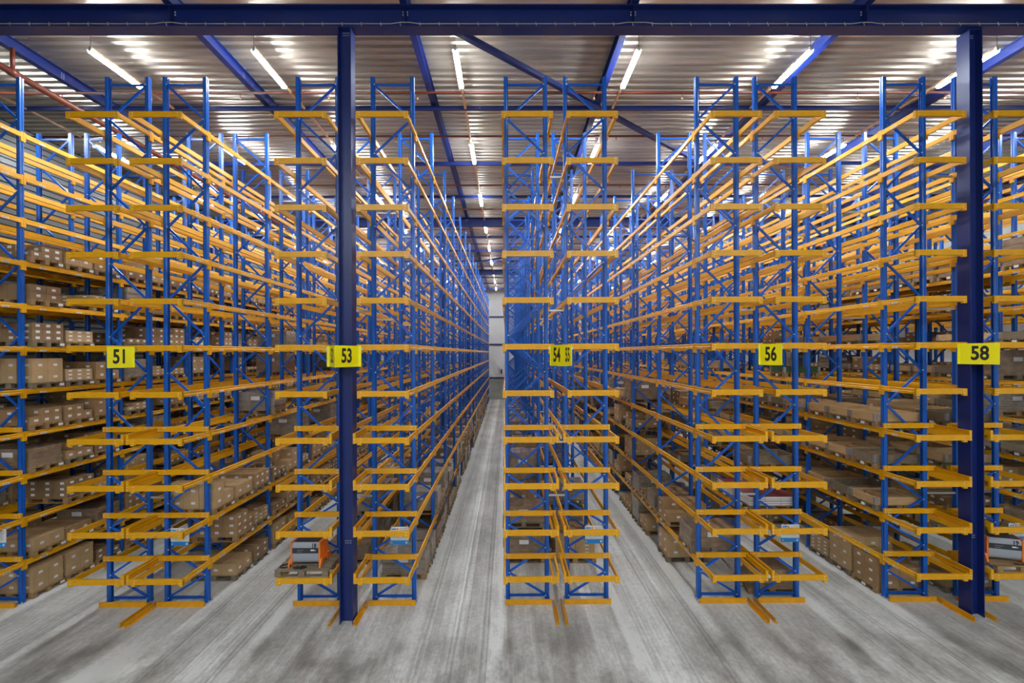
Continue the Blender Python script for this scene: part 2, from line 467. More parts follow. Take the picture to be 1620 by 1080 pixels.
o = thing('water_main_pipe', 'thick red-brown water main pipe running away at upper left', 'pipe', (-12.5, 0, EYE + 7.15), me=mb.mesh('water_main_pipe', True))
b = MB(); b.rod((0, 0, 0.06), (0, 0, 0.61), 0.05, 'pipe', 12); b.rod((0, -0.09, 0), (0, 0.09, 0), 0.105, 'pipe', 16); rme = b.mesh('riser_pipe', True)
for yy in (11.6, 17.5, 23.4): link('riser_pipe', rme, o, (0, yy, 0))

# ------------------------------------------------------------------ tube lights on trunking
LX = [-14.95, -10.37, -6.30, -1.27, 3.34, 7.68, 12.4, 17.1]
ll = ['the aisle beside the ribbed left wall', 'the second aisle left of centre', 'the first aisle left of centre', 'the open central aisle', 'the first aisle right of centre',
      'the second aisle right of centre', 'the third aisle right of centre', 'the outermost right aisle']
LZ = EYE + 7.6
mb = MB(); mb.prism([(-0.035, 0.0), (0.035, 0.0), (0.035, 0.05), (-0.035, 0.05)], 'Y', -0.8, 46.5, 'rail'); tme = mb.mesh('trunking')
tb = MB(); tb.prism([(-0.065, -0.005), (-0.05, -0.06), (0.05, -0.06), (0.065, -0.005)], 'Y', -0.79, 0.79, 'lamp'); lme = tb.mesh('light_tube')
hb = MB(); hb.prism([(-0.06, -0.004), (0.06, -0.004), (0.04, 0.03), (-0.04, 0.03)], 'Y', -0.8, 0.8, 'white')
hb.box(-0.04, 0.04, -0.81, -0.79, -0.045, 0.03, 'white'); hb.box(-0.04, 0.04, 0.79, 0.81, -0.045, 0.03, 'white'); hme2 = hb.mesh('lamp_housing')
wb = MB(); wb.rod((0, 0, 0.0), (0, 0, DECK - LZ), 0.006, 'wire', 5); wme = wb.mesh('suspension_wire')
for lx, l in zip(LX, ll):
    t = thing('light_trunking', 'long thin tan trunking rail carrying the lights over ' + l, 'rail', (lx, 12.2, LZ + 0.03), me=tme)
    for k in range(10): link('suspension_wire', wme, t, (0, -0.75 + 5.2 * k if k else -0.78, -0.032))
    for k in range(9):
        o = thing('tube_light', 'glowing white tube light over %s, %s of its line' % (l, 'nearest' if k == 0 else order[k]), 'light', (lx, 12.2 + 5.2 * k, LZ), group='tube lights over the aisles')
        link('lamp_housing', hme2, o); link('light_tube', lme, o)
# lights of the cross aisle, above and behind the camera
for j, y in enumerate((-1.5, -4.5, -7.5, -11.0)):
    for i, lx in enumerate(LX[1:7]):
        o = thing('tube_light', 'tube light above the open cross aisle in front of the racks', 'light', (lx, y, LZ), group='tube lights of the cross aisle')
        link('lamp_housing', hme2, o); link('light_tube', lme, o); link('suspension_wire', wme, o)

# ------------------------------------------------------------------ racking
def beam_profile(x0, h=0.12, d=0.05):
    g = h * 0.42
    return [(x0, -h / 2), (x0 + d, -h / 2), (x0 + d, -h / 2 + g), (x0 + d - 0.012, -h / 2 + g + 0.012), (x0 + d - 0.012, h / 2 - 0.012), (x0 + d - 0.02, h / 2), (x0, h / 2)]
def sticker(mb, x, y, z, big=False):
    w, h = (0.17, 0.06) if big else (0.15, 0.036)
    mb.box(x, x + 0.0025, y - w / 2, y + w / 2, z - h / 2, z + h / 2, 'sticker')
    for i in range(3 if big else 4):
        a = y - w / 2 + 0.02 + i * (w - 0.03) / (3 if big else 4)
        mb.box(x + 0.0025, x + 0.0035, a, a + w / (5 if big else 8), z - h * 0.28, z + h * 0.28, 'greyink')
def mb_beam(side, length, labelled, big=False):
    """load beam from y=0 to y=length on the side +1; outer face at x=0.575"""
    mb = MB()
    mb.prism(beam_profile(0.525), 'Y', 0.052, length - 0.052, 'yellow')
    for a, b in ((0.003, 0.055), (length - 0.055, length - 0.003)):
        mb.box(0.5255, 0.569, a, b, -0.155, 0.075, 'yellow')
    if labelled:
        for yy in (0.44, 1.41, 2.38):
            if yy < length: sticker(mb, 0.575, yy, -0.034 if not big else -0.02, big)
    if side < 0: mb.mirror()
    return mb
def mb_post(side):
    p = [(0.052, -0.05), (0.052, -0.014), (0.040, -0.008), (0.040, 0.008), (0.052, 0.014), (0.052, 0.05), (-0.012, 0.05), (-0.03, 0.032), (-0.05, 0.032),
         (-0.05, 0.022), (-0.036, 0.022), (-0.018, 0.040), (0.034, 0.040), (0.034, -0.040), (-0.018, -0.040), (-0.036, -0.022), (-0.05, -0.022), (-0.05, -0.032), (-0.03, -0.032), (-0.012, -0.05)]
    mb = MB(); mb.prism(p, 'Z', 0.012, TOPZ, 'perf')
    mb.box(-0.07, 0.085, -0.075, 0.075, 0, 0.012, 'steel')
    for dy in (-0.06, 0.06): mb.rod((0.07, dy, 0.012), (0.07, dy, 0.05), 0.012, 'steel', 6)
    if side < 0: mb.mirror()
    return mb
NODES = [0.11, 0.67, 1.28, 1.83, 2.40, 3.05, 3.86, 4.73, 5.56, 6.447, 7.333, 8.22, 9.107, 9.993, 10.88, 11.72, 12.56]
def mb_bracing(side):
    mb = MB()
    for z in (NODES[0], NODES[-1]): mb.bar((-0.43, 0, z), (0.43, 0, z), 0.05, 0.04, 'blue')
    x = 0.43   # the last node lies at the gap side (x negative for side +1); 17 nodes -> first node is gap side too
    s = -1
    for a, b in zip(NODES, NODES[1:]):
        mb.bar((s * 0.43, 0, a + 0.02), (-s * 0.43, 0, b - 0.02), 0.05, 0.035, 'blue'); s = -s
    for i, z in enumerate(NODES):
        sx = -1 if i % 2 == 0 else 1
        mb.box(sx * 0.44 - 0.012, sx * 0.44 + 0.012, -0.045, -0.038, z - 0.012, z + 0.012, 'bolt')
    if side < 0: mb.mirror()
    return mb

RACK = {}
for s in (1, -1):
    k = {}
    k['post_a'] = mb_post(1).mesh('post'); k['post_b'] = mb_post(-1).mesh('post')
    k['bracing'] = mb_bracing(s).mesh('upright_frame')
    k['front'] = mb_beam(s, BAY, True).mesh('load_beam')
    k['front_big'] = mb_beam(s, BAY, True, True).mesh('load_beam')
    k['back'] = mb_beam(-s, BAY, False).mesh('load_beam')
    rest = MB(); fb = mb_beam(s, BAY, True); bb = mb_beam(-s, BAY, False)
    for bay in range(4, NB):
        for z in LV:
            rest.shift(fb, 0, bay * BAY, z); rest.shift(bb, 0, bay * BAY, z)
    k['rest'] = rest.mesh('load_beam')
    # cantilevered end beams, from y=-0.98 to the first post
    def endbeam(side, lab):
        mb = MB(); mb.prism(beam_profile(0.525), 'Y', -0.935, -0.052, 'yellow')
        mb.box(0.5255, 0.569, -0.058, -0.004, -0.155, 0.075, 'yellow')
        if lab: sticker(mb, 0.575, -0.42, -0.034)
        if side < 0: mb.mirror()
        return mb
    k['arm_a'] = endbeam(s, True).mesh('end_beam'); k['arm_b'] = endbeam(-s, False).mesh('end_beam')
    def bolts(mb, x, z, y, mt='bolt'):
        for dz in (-0.03, 0.03): mb.box(x - 0.008, x + 0.008, y - 0.006, y, z + dz - 0.008, z + dz + 0.008, mt)
    def frontbar(wide):
        mb = MB(); g = -0.575 - (0.10 if wide else 0)
        mb.box(g, 0.575, -0.98, -0.935, -0.062, 0.062, 'yellow')
        for xx in (-0.53, 0.53):
            mb.box(xx - 0.045, xx + 0.045, -0.984, -0.93, -0.10, 0.05, 'yellow'); bolts(mb, xx - math.copysign(0.03, xx), 0, -0.984)
        if wide:
            mb.box(g, g + 0.06, -0.984, -0.93, -0.07, 0.16, 'yellow'); bolts(mb, g + 0.03, 0.0, -0.984)
        for xx in (-0.42, -0.38, 0.38, 0.42): mb.box(xx - 0.005, xx + 0.005, -0.9815, -0.98, 0.01, 0.02, 'hole')
        if s < 0: mb.mirror()
        return mb
    k['bar'] = frontbar(False).mesh('end_bar'); k['bar_wide'] = frontbar(True).mesh('end_bar')
    mb = MB(); mb.box(-0.70, 0.57, -0.10, -0.055, 0.07, 0.19, 'yellow')
    for xx in (-0.62, -0.5, -0.46, 0.42, 0.46, 0.54): bolts(mb, xx, 0.13, -0.10)
    if s < 0: mb.mirror()
    k['stop'] = mb.mesh('stop_bar')
    mb = MB(); mb.prism([(-0.675, 0.04), (-0.63, 0.04), (-0.63, 0.05), (-0.66, 0.05), (-0.66, 0.15), (-0.63, 0.15), (-0.63, 0.16), (-0.675, 0.16)], 'Y', -0.93, 0.03, 'yellow')
    if s < 0: mb.mirror()
    k['side_rail'] = mb.mesh('side_rail')
    mb = MB(); mb.box(-0.575, 0.55, -0.24, -0.225, 0, 0.125, 'floor_yellow'); mb.box(-0.575, 0.55, -0.225, -0.15, 0, 0.012, 'floor_yellow')
    if s < 0: mb.mirror()
    k['kick'] = mb.mesh('kick_bar')
    mb = MB(); mb.box(-0.655, -0.64, -1.06, -0.16, 0, 0.11, 'floor_yellow'); mb.box(-0.64, -0.58, -1.06, -0.27, 0, 0.010, 'floor_yellow')
    for yy in (-1.0, -0.35): mb.rod((-0.61, yy, 0.01), (-0.61, yy, 0.035), 0.012, 'steel', 6)
    if s < 0: mb.mirror()
    k['guide'] = mb.mesh('floor_guide')
    RACK[s] = k

ORD = ('first second third fourth fifth sixth seventh eighth ninth tenth eleventh twelfth thirteenth fourteenth fifteenth sixteenth seventeenth eighteenth nineteenth twentieth '
       'twenty-first twenty-second twenty-third twenty-fourth twenty-fifth twenty-sixth twenty-seventh twenty-eighth twenty-ninth thirtieth thirty-first thirty-second thirty-third thirty-fourth '
       'thirty-fifth thirty-sixth thirty-seventh thirty-eighth thirty-ninth fortieth forty-first forty-second forty-third forty-fourth forty-fifth forty-sixth').split()
DESC = {}; SHORT = {}
for n_ in ROWS:
    SHORT[n_] = '%s rack %s of centre aisle' % ((ORD[53 - n_], 'left') if n_ <= 53 else (ORD[n_ - 54], 'right'))
    DESC[n_] = SHORT[n_].replace('centre', 'the open centre')
proto = {}
for n, xc in rows_sorted:
    s = 1 if n % 2 else -1; k = RACK[s]
    root = thing('pallet_rack', 'long blue and yellow racking run, ' + DESC[n], 'rack', (xc, D1, 0), group='pallet rack runs')
    for b in range(NB + 1):
        fr = link('upright_frame', k['bracing'], root, (0, b * BAY, 0))
        link('post', k['post_a'], fr, (0.475, 0, 0)); link('post', k['post_b'], fr, (-0.475, 0, 0))
    for b in range(4):
        for i, z in enumerate(LV):
            link('load_beam', k['front_big'] if i == 0 else k['front'], root, (0, b * BAY, z)); link('load_beam', k['back'], root, (0, b * BAY, z))
    link('load_beam', k['rest'], root, kind='stuff')
    for i, z in enumerate(LV):
        link('end_beam', k['arm_a'], root, (0, 0, z)); link('end_beam', k['arm_b'], root, (0, 0, z))
        link('end_bar', k['bar_wide'] if i < 4 else k['bar'], root, (0, 0, z))
        if i < 4:
            link('stop_bar', k['stop'], root, (0, 0, z)); link('side_rail', k['side_rail'], root, (0, 0, z))
    link('kick_bar', k['kick'], root); link('floor_guide', k['guide'], root)

# spacers tying back-to-back rows
for a, b, l in ((48, 49, 'the two leftmost racks'), (50, 51, 'the racks behind the leftmost sign'), (52, 53, 'the racks either side of the left column'), (54, 55, 'the first two racks right of the aisle'), (56, 57, 'the third and fourth racks right of the aisle'),
                (58, 59, 'the racks either side of the right column'), (60, 61, 'the two racks past the right column'), (62, 63, 'the two rightmost racks')):
    xa = ROWS[a] + 0.53; xb = ROWS[b] - 0.53
    mb = MB(); mb.bar((0, 0, 0), (xb - xa, 0, 0), 0.04, 0.035, 'steel'); sp = mb.mesh('row_spacer')
    for z, zl in ((2.55, 'lowest'), (3.85, 'second lowest'), (7.05, 'third'), (10.3, 'topmost')):
        for j in range(3):
            thing('row_spacer', '%s grey bar joining %s, %s frame' % (zl, l, order[j]), 'bar', (xa, D1 - 0.02 + j * BAY, z), group='row spacer bars', me=sp)

# ------------------------------------------------------------------ number signs (folded sheets)
def number_sign(x, y, left, right, wing, label, lip=0.06, back=10.13):
    h = 0.46; z0 = EYE - 0.29
    o = thing('number_sign', label, 'sign', (x, y, z0))
    c = math.cos(math.radians(60)); sn = math.sin(math.radians(60))
    for sgn, txt in ((-1, left), (1, right)):
        mb = MB()
        a = Vector((0, 0, 0)); bq = Vector((sgn * wing * c, wing * sn, 0)); nrm = Vector((-sgn * c, c, 0)) * 0.004
        lipv = bq + Vector((sgn * lip, 0.0, 0))
        def sheet(p, q, nn):
            mb.hexa([p, q, p + nn, q + nn, p + Vector((0, 0, h)), q + Vector((0, 0, h)), p + nn + Vector((0, 0, h)), q + nn + Vector((0, 0, h))], 'sign')
        sheet(a, bq, Vector((0, 0.004, 0))); sheet(bq, lipv, Vector((0, 0.004, 0)))
        pn = link('sign_panel', mb.mesh('sign_panel'), o)
        t = text_mb(txt, 0.42, 'ink', 0.62 if wing < 0.5 else 0.70, 0.012)
        mid = (a + bq) / 2 + Vector((0, -0.004, h / 2))
        ang = math.atan2(bq.y, bq.x) if sgn > 0 else math.atan2(-bq.y, -bq.x)
        t2 = MB(); t2.add(t, Matrix.Translation(mid) @ Matrix.Rotation(ang, 4, 'Z'))
        link('digits', t2.mesh('digits'), pn, label='black number %s' % txt)
    bk = MB(); ax = 0.22 if wing < 0.5 else 0.12; ye = (10.142 if wing < 0.5 else back) - y
    for sx in (-ax, ax): bk.box(sx - 0.015, sx + 0.015, wing * sn + 0.01, ye, h - 0.085, h - 0.055, 'steel')
    bk.box(-wing * c - lip - 0.03, wing * c + lip + 0.03, wing * sn + 0.006, wing * sn + 0.03, h - 0.10, h - 0.04, 'steel')
    link('bracket', bk.mesh('bracket'), o)
    return o
number_sign(-8.487, 9.70, '50', '51', 0.46, 'yellow folded number sign reading 51, leftmost of the number signs', 0.03)
number_sign(-3.60, 9.52, '52', '53', 0.64, 'yellow folded number sign reading 53, second from the left, on a navy column')
number_sign(1.20, 9.70, '54', '55', 0.47, 'yellow folded number sign reading 54 and 55, right beside the central aisle', 0.01)
number_sign(5.87, 9.70, '56', '57', 0.47, 'yellow folded number sign reading 56, between rack ends left of the right column', 0.03)
number_sign(10.46, 9.60, '58', '59', 0.62, 'yellow folded number sign reading 58, rightmost of the signs, on a navy column', back=10.22)

# ------------------------------------------------------------------ information boards hung behind the second end bars
def info_board(x, lab, y=10.62, blueonly=False):
    mb = MB(); w = 0.42
    mb.box(-w / 2, w / 2, 0, 0.012, 0.10, 0.41, 'white'); mb.box(-w / 2, w / 2, 0, 0.012, 0, 0.10, 'bluefoot')
    o = thing('info_board', lab, 'board', (x, y, 1.565), me=mb.mesh('info_board'))
    t = MB()
    t.box(-0.19, -0.08, -0.003, 0, 0.345, 0.375, 'bluefoot'); t.box(-0.06, -0.03, -0.003, 0, 0.335, 0.385, 'orange')
    for i in range(4): t.box(0.0, 0.18, -0.003, 0, 0.375 - i * 0.022, 0.379 - i * 0.022, 'greyink')
    for i in range(5): t.box(-0.19, 0.15, -0.003, 0, 0.29 - i * 0.03, 0.296 - i * 0.03, 'greyink')
    t.box(-0.19, -0.17, -0.003, 0, 0.03, 0.06, 'white'); t.box(0.14, 0.18, -0.003, 0, 0.025, 0.07, 'white')
    link('print', t.mesh('print'), o)
    cl = MB()
    for dx in (-0.17, 0.17): cl.box(dx - 0.01, dx + 0.01, 0.0, 0.01, 0.41, 0.44, 'steel'); cl.box(dx - 0.006, dx + 0.006, -0.66, 0.01, 0.425, 0.435, 'steel')
    link('hanger_clip', cl.mesh('hanger_clip'), o)
info_board(-7.62, 'white and blue information board in the end of the third rack left of the aisle')
info_board(-2.52, 'white and blue information board in the end of the first rack left of the aisle')
info_board(2.02, 'white and blue information board in the end of the second rack right of the aisle')
info_board(6.62, 'white and blue information board in the end of the fourth rack right of the aisle')
info_board(-11.85, 'white and blue information board hanging at the left edge of the photo')
info_board(11.98, 'white and blue information board beside the right column')

# ------------------------------------------------------------------ pallets
def mb_pallet(k='wood'):
    """1.2 deep (x) by 0.8 wide (y)"""
    mb = MB()
    for y in (-0.35, 0, 0.35): mb.box(-0.6, 0.6, y - 0.05, y + 0.05, 0, 0.022, k)
    for y in (-0.35, 0, 0.35):
        for x in (-0.53, 0, 0.53): mb.box(x - 0.07, x + 0.07, y - 0.05, y + 0.05, 0.022, 0.10, k)
    for x in (-0.53, 0, 0.53): mb.box(x - 0.06, x + 0.06, -0.4, 0.4, 0.10, 0.122, k)
    for y in (-0.335, -0.17, 0, 0.17, 0.335): mb.box(-0.6, 0.6, y - 0.06, y + 0.06, 0.122, 0.144, k)
    mb.box(0.598, 0.603, 0.28, 0.42 - 0.02, 0.035, 0.095, 'sticker'); mb.box(-0.603, -0.598, -0.06, 0.06, 0.035, 0.095, 'sticker')
    return mb
PAL = [mb_pallet('wood'), mb_pallet('greywood')]
PALME = [p.mesh('wooden_pallet') for p in PAL]

CART = []
def mb_carton(w, d, h, k):
    mb = MB(); mb.box(-w / 2, w / 2, -d / 2, d / 2, 0, h, k)
    mb.box(-w / 2, w / 2, -0.025, 0.025, h, h + 0.0015, 'tape')
    lw = 0.10
    for sx in (-1, 1): mb.box(sx * (w / 2), sx * (w / 2 + 0.002), -lw / 2, lw / 2, h * 0.35, h * 0.35 + min(0.06, h * .4), 'sticker')
    mb.box(0.0, 0.10, -d / 2 - 0.002, -d / 2, h * 0.35, h * 0.35 + min(0.06, h * .4), 'sticker')
    return mb
CDEF = [(0.38, 0.255, 0.19, 'card'), (0.38, 0.255, 0.15, 'card2'), (0.56, 0.38, 0.24, 'card'), (0.56, 0.255, 0.10, 'card3'), (0.38, 0.38, 0.30, 'card3'), (0.56, 0.38, 0.18, 'card2')]
CART = [mb_carton(*c) for c in CDEF]
CARTME = [c.mesh('carton') for c in CART]
CADJ = ['brown', 'dark brown', 'large brown', 'pale flat', 'tall pale', 'flat dark brown']

def mb_wrapped(k, h, seed):
    r = random.Random(seed); mb = MB(); a, b = 0.58, 0.38
    n = 5; zs = [0 + h * i / n for i in range(n + 1)]
    ring = []
    for z in zs:
        pts = []
        for (x, y) in ((-a, -b), (-a / 3, -b), (a / 3, -b), (a, -b), (a, 0), (a, b), (a / 3, b), (-a / 3, b), (-a, b), (-a, 0)):
            pts.append((x + r.uniform(-0.015, 0.0) * (1 if x > 0 else -1), y + r.uniform(-0.015, 0.0) * (1 if y > 0 else -1), z))
        ring.append(pts)
    base = len(mb.v); m_ = len(ring[0]); idx = mb.mi(k)
    for p in ring: mb.v += p
    for i in range(n):
        for j in range(m_):
            q = (j + 1) % m_
            mb.f.append((base + i * m_ + j, base + i * m_ + q, base + (i + 1) * m_ + q, base + (i + 1) * m_ + j)); mb.m.append(idx)
    mb.f.append(tuple(base + n * m_ + j for j in range(m_))); mb.m.append(idx)
    # film folds and carton seams
    for i in range(1, 4): mb.box(-a - 0.002, a + 0.002, -b - 0.002, b + 0.002, h * i / 4 - 0.003, h * i / 4 + 0.003, 'card2')
    mb.box(-0.15, 0.12, -b - 0.004, -b, h * 0.55, h * 0.55 + 0.12, 'sticker')
    return mb
WRAP = [mb_wrapped('film', 0.72, 1), mb_wrapped('greyfilm', 0.55, 2), mb_wrapped('film', 0.45, 3), mb_wrapped('greyfilm', 0.70, 4)]
WRAPME = [q.mesh('wrapped_load') for q in WRAP]
WADJ = ['tall film-wrapped brown', 'film-wrapped grey', 'low film-wrapped brown', 'tall film-wrapped grey']

def mb_collar(k):
    mb = MB(); h = 0.195
    for y in (-0.4, 0.38): mb.box(-0.6, 0.6, y, y + 0.02, 0, h, k)
    for x in (-0.6, 0.58): mb.box(x, x + 0.02, -0.38, 0.38, 0, h, k)
    return mb
def mb_hinge(sx, sy):
    mb = MB(); x = sx * 0.602; y = sy * 0.402
    for i in range(5):
        z = 0.01 + i * 0.037
        mb.box(x - 0.002, x + 0.002, y - sy * 0.07, y, z, z + 0.028, 'steel'); mb.box(x - sx * 0.07, x, y - 0.002, y + 0.002, z, z + 0.028, 'steel')
    mb.rod((x, y, 0.005), (x, y, 0.19), 0.006, 'steel', 6)
    return mb
COLLAR = [mb_collar('collarwood'), mb_collar('greencollar'), mb_collar('greywood')]
COLLARME = [q.mesh('pallet_collar') for q in COLLAR]; HINGES = [mb_hinge(a_, b_) for a_ in (-1, 1) for b_ in (-1, 1)]; HINGEME = [h_.mesh('corner_hinge') for h_ in HINGES]
KADJ = ['pale wooden', 'green-painted wooden', 'weathered grey wooden']
def mb_bookpack():
    mb = MB(); mb.box(-0.19, 0.19, -0.13, 0.13, 0, 0.10, 'white'); mb.box(-0.19, 0.19, -0.13, 0.13, 0.10, 0.112, 'red')
    mb.box(-0.192, 0.192, -0.132, 0.132, 0.04, 0.048, 'red'); return mb
BOOK = mb_bookpack(); BOOKME = BOOK.mesh('printed_pack')

POOL = {'wooden_pallet': [], 'carton': [], 'pallet_collar': [], 'wrapped_load': [], 'printed_pack': []}
bayw = lambda b: order[b] + ' bay'
def levelw(lv): return 'on the floor' if lv < 0 else 'on the %s beam level' % order[lv]
def dist(x, y, z): return math.sqrt(x * x + y * y + (z - EYE) ** 2)

def place_load(row, lv, bay, slot, kind, var, layers, r):
    x = ROWS[row]; y = D1 + bay * BAY + (0.54, 1.41, 2.28)[slot] + r.uniform(-0.03, 0.03)
    z = 0.0 if lv < 0 else LV[lv] + 0.061
    x += r.uniform(-0.02, 0.02)
    sl = ORD[bay * 3 + slot] + ' place along'
    tail2 = '%s level, %s, %s' % ('floor' if lv < 0 else ORD[lv], sl, SHORT[row])
    pk = r.choice((0, 0, 1))
    POOL['wooden_pallet'].append((x, y, z, r.uniform(-0.015, 0.015), pk, ('weathered ' if pk else '') + 'wooden pallet, ' + tail2, None))
    z0 = z + 0.145
    if kind == 'C':
        w, d, h, _ = CDEF[var]; nxx = int(1.2 // (w + 0.003)); nyy = int(0.8 // (d + 0.003))
        g = 'cartons on the pallet, ' + tail2
        for L in range(layers):
            for i in range(nxx):
                for j in range(nyy):
                    if L == layers - 1 and r.random() < 0.2 and layers > 1: continue
                    POOL['carton'].append((x + (i - (nxx - 1) / 2) * (w + 0.008), y + (j - (nyy - 1) / 2) * (d + 0.006), z0 + L * (h + 0.002), r.uniform(-0.02, 0.02) * 0.4, var,
                                           CADJ[var] + ' carton, ' + tail2, g))
    elif kind == 'W':
        POOL['wrapped_load'].append((x, y, z0, r.uniform(-0.02, 0.02), var % 4, WADJ[var % 4] + ' load, ' + tail2, None))
    elif kind == 'K':
        POOL['pallet_collar'].append((x, y, z0 - 0.0, 0, var % 3, KADJ[var % 3] + ' pallet collar, ' + tail2, None))
        g = 'cartons inside the collar, ' + tail2
        cv = r.choice((0, 1, 3)); w, d, h, _ = CDEF[cv]
        if r.random() < 0.6:
            nn = int(1.1 // w); mm = int(0.74 // d)
            for i in range(nn):
                for j in range(mm):
                    if r.random() < 0.75:
                        POOL['carton'].append((x + (i - (nn - 1) / 2) * (w + 0.004), y + (j - (mm - 1) / 2) * (d + 0.004) * 0.95, z0, 0, cv, CADJ[cv] + ' carton in collar, ' + tail2, g))
    elif kind == 'B':
        g = 'printed packs on the pallet, ' + tail2
        for L in range(2):
            for i in range(3):
                for j in range(3):
                    POOL['printed_pack'].append((x + (i - 1) * 0.39, y + (j - 1) * 0.265, z0 + L * 0.114, 0, 0, 'white and red printed pack, ' + tail2, g))

def fill(row, levels, bays, kinds, prob, lay=(1, 3), seed=0):
    r = random.Random(row * 100 + seed)
    for lv in levels:
        for bay in bays:
            for slot in range(3):
                if r.random() > prob: continue
                kd = r.choice(kinds)
                vr = r.randrange(6) if kd == 'C' else (r.choice((0, 0, 0, 2, 0, 0, 2)) if kd == 'K' else r.randrange(4))
                L = r.randint(*lay)
                if kd == 'C' and CDEF[vr][2] * L > 0.62: L = max(1, int(0.62 / CDEF[vr][2]))
                place_load(row, lv, bay, slot, kd, vr, L, r)
# left side: stocked heavily
fill(49, range(-1, 8), range(0, 5), 'CCCCCCCW', 0.88, (1, 3), 1)
fill(48, range(-1, 8), range(0, 4), 'CCCW', 0.8, (2, 4), 2)
fill(50, (-1, 0, 1), range(1, 8), 'CCW', 0.7, (1, 3), 3)
fill(50, (3, 4, 5), range(2, 6), 'CW', 0.35, (1, 3), 4)
fill(51, (-1, 0, 1), range(0, 8), 'C', 0.85, (1, 3), 5)
fill(51, (2, 3), range(1, 6), 'CW', 0.3, (1, 2), 6)
fill(52, (-1, 0), range(1, 9), 'CW', 0.65, (1, 3), 7)
fill(53, (-1, 0), range(1, 14), 'WWC', 0.8, (1, 3), 8)
fill(54, (-1, 0, 1), range(1, 8), 'WCW', 0.7, (1, 3), 9)
fill(55, (-1, 0), range(1, 8), 'WC', 0.6, (1, 3), 10)
fill(56, (-1, 0), range(1, 8), 'CCW', 0.8, (1, 4), 11)
fill(56, (1, 2, 3), range(2, 8), 'CWK', 0.5, (1, 2), 12)
fill(57, (-1, 0), range(1, 6), 'CW', 0.4, (1, 3), 13)
fill(57, (1, 2, 3), range(1, 6), 'KKC', 0.6, (1, 2), 14)
fill(58, (1, 2, 3), range(0, 7), 'K', 0.95, (1, 2), 15)
fill(58, (-1,), range(1, 6), 'CC', 0.6, (2, 4), 16)
fill(58, (4, 6), range(2, 6), 'KC', 0.25, (1, 2), 17)
fill(59, (1, 2, 3, 5), range(0, 5), 'KKC', 0.8, (1, 2), 18)
fill(59, (-1, 0), range(0, 5), 'CW', 0.6, (1, 3), 19)
fill(60, range(-1, 8), range(0, 5), 'KKCW', 0.75, (1, 3), 20)
fill(61, range(-1, 8), range(1, 4), 'KC', 0.7, (1, 3), 21)
# hand-placed ones seen at the front
R0 = random.Random(99)
place_load(53, -1, 0, 1, 'W', 1, 1, R0); place_load(53, -1, 0, 2, 'W', 1, 1, R0)
place_load(52, -1, 0, 2, 'W', 2, 1, R0)
place_load(54, -1, 0, 2, 'W', 0, 1, R0); place_load(54, 0, 0, 2, 'W', 2, 1, R0)
place_load(55, -1, 0, 2, 'C', 3, 5, R0)
place_load(56, 0, 0, 0, 'W', 2, 1, R0); place_load(56, -1, 0, 2, 'C', 4, 2, R0); place_load(56, 0, 0, 2, 'C', 2, 2, R0)
place_load(57, -1, 0, 0, 'W', 2, 1, R0); place_load(57, 1, 0, 0, 'B', 0, 1, R0); place_load(57, 1, 0, 1, 'B', 0, 1, R0); place_load(57, 2, 0, 0, 'K', 2, 1, R0)
place_load(58, 4, 1, 1, 'K', 1, 1, R0); place_load(58, -1, 0, 1, 'C', 4, 3, R0); place_load(58, -1, 0, 0, 'C', 2, 3, R0); place_load(58, -1, 0, 2, 'C', 3, 4, R0)

DEFS = {'wooden_pallet': (PALME, PAL, 'pallet', 'wooden pallets in the racks', 'more wooden pallets deeper in the racks'),
        'carton': (CARTME, CART, 'carton', None, 'many more brown cartons on pallets deeper in the racks'),
        'pallet_collar': (COLLARME, COLLAR, 'crate', 'wooden pallet collars', 'more wooden pallet collars deeper in the racks'),
        'wrapped_load': (WRAPME, WRAP, 'load', 'film-wrapped loads', 'more film-wrapped loads deeper in the racks'),
        'printed_pack': ([BOOKME], [BOOK], 'pack', None, 'more printed packs')}
for kind, items in POOL.items():
    mes, mbs, cat, grp, restlab = DEFS[kind]
    items.sort(key=lambda t: dist(t[0], t[1], t[2]))
    for (x, y, z, rz, v, lab, g) in items[:295]:
        o = thing(kind, lab, cat, (x, y, z), rz, g or grp, me=mes[v])
        if kind == 'pallet_collar':
            for hm in HINGEME: link('corner_hinge', hm, o)
    if len(items) > 295:
        mb = MB()
        for (x, y, z, rz, v, lab, g) in items[295:]:
            mb.shift(mbs[v], x, y, z)
            if kind == 'pallet_collar':
                for hb_ in HINGES: mb.shift(hb_, x, y, z)
        o = link(kind + 's', mb.mesh(kind), None, label=restlab, category=cat, kind='stuff')
print('POOL', {k: len(v) for k, v in POOL.items()})

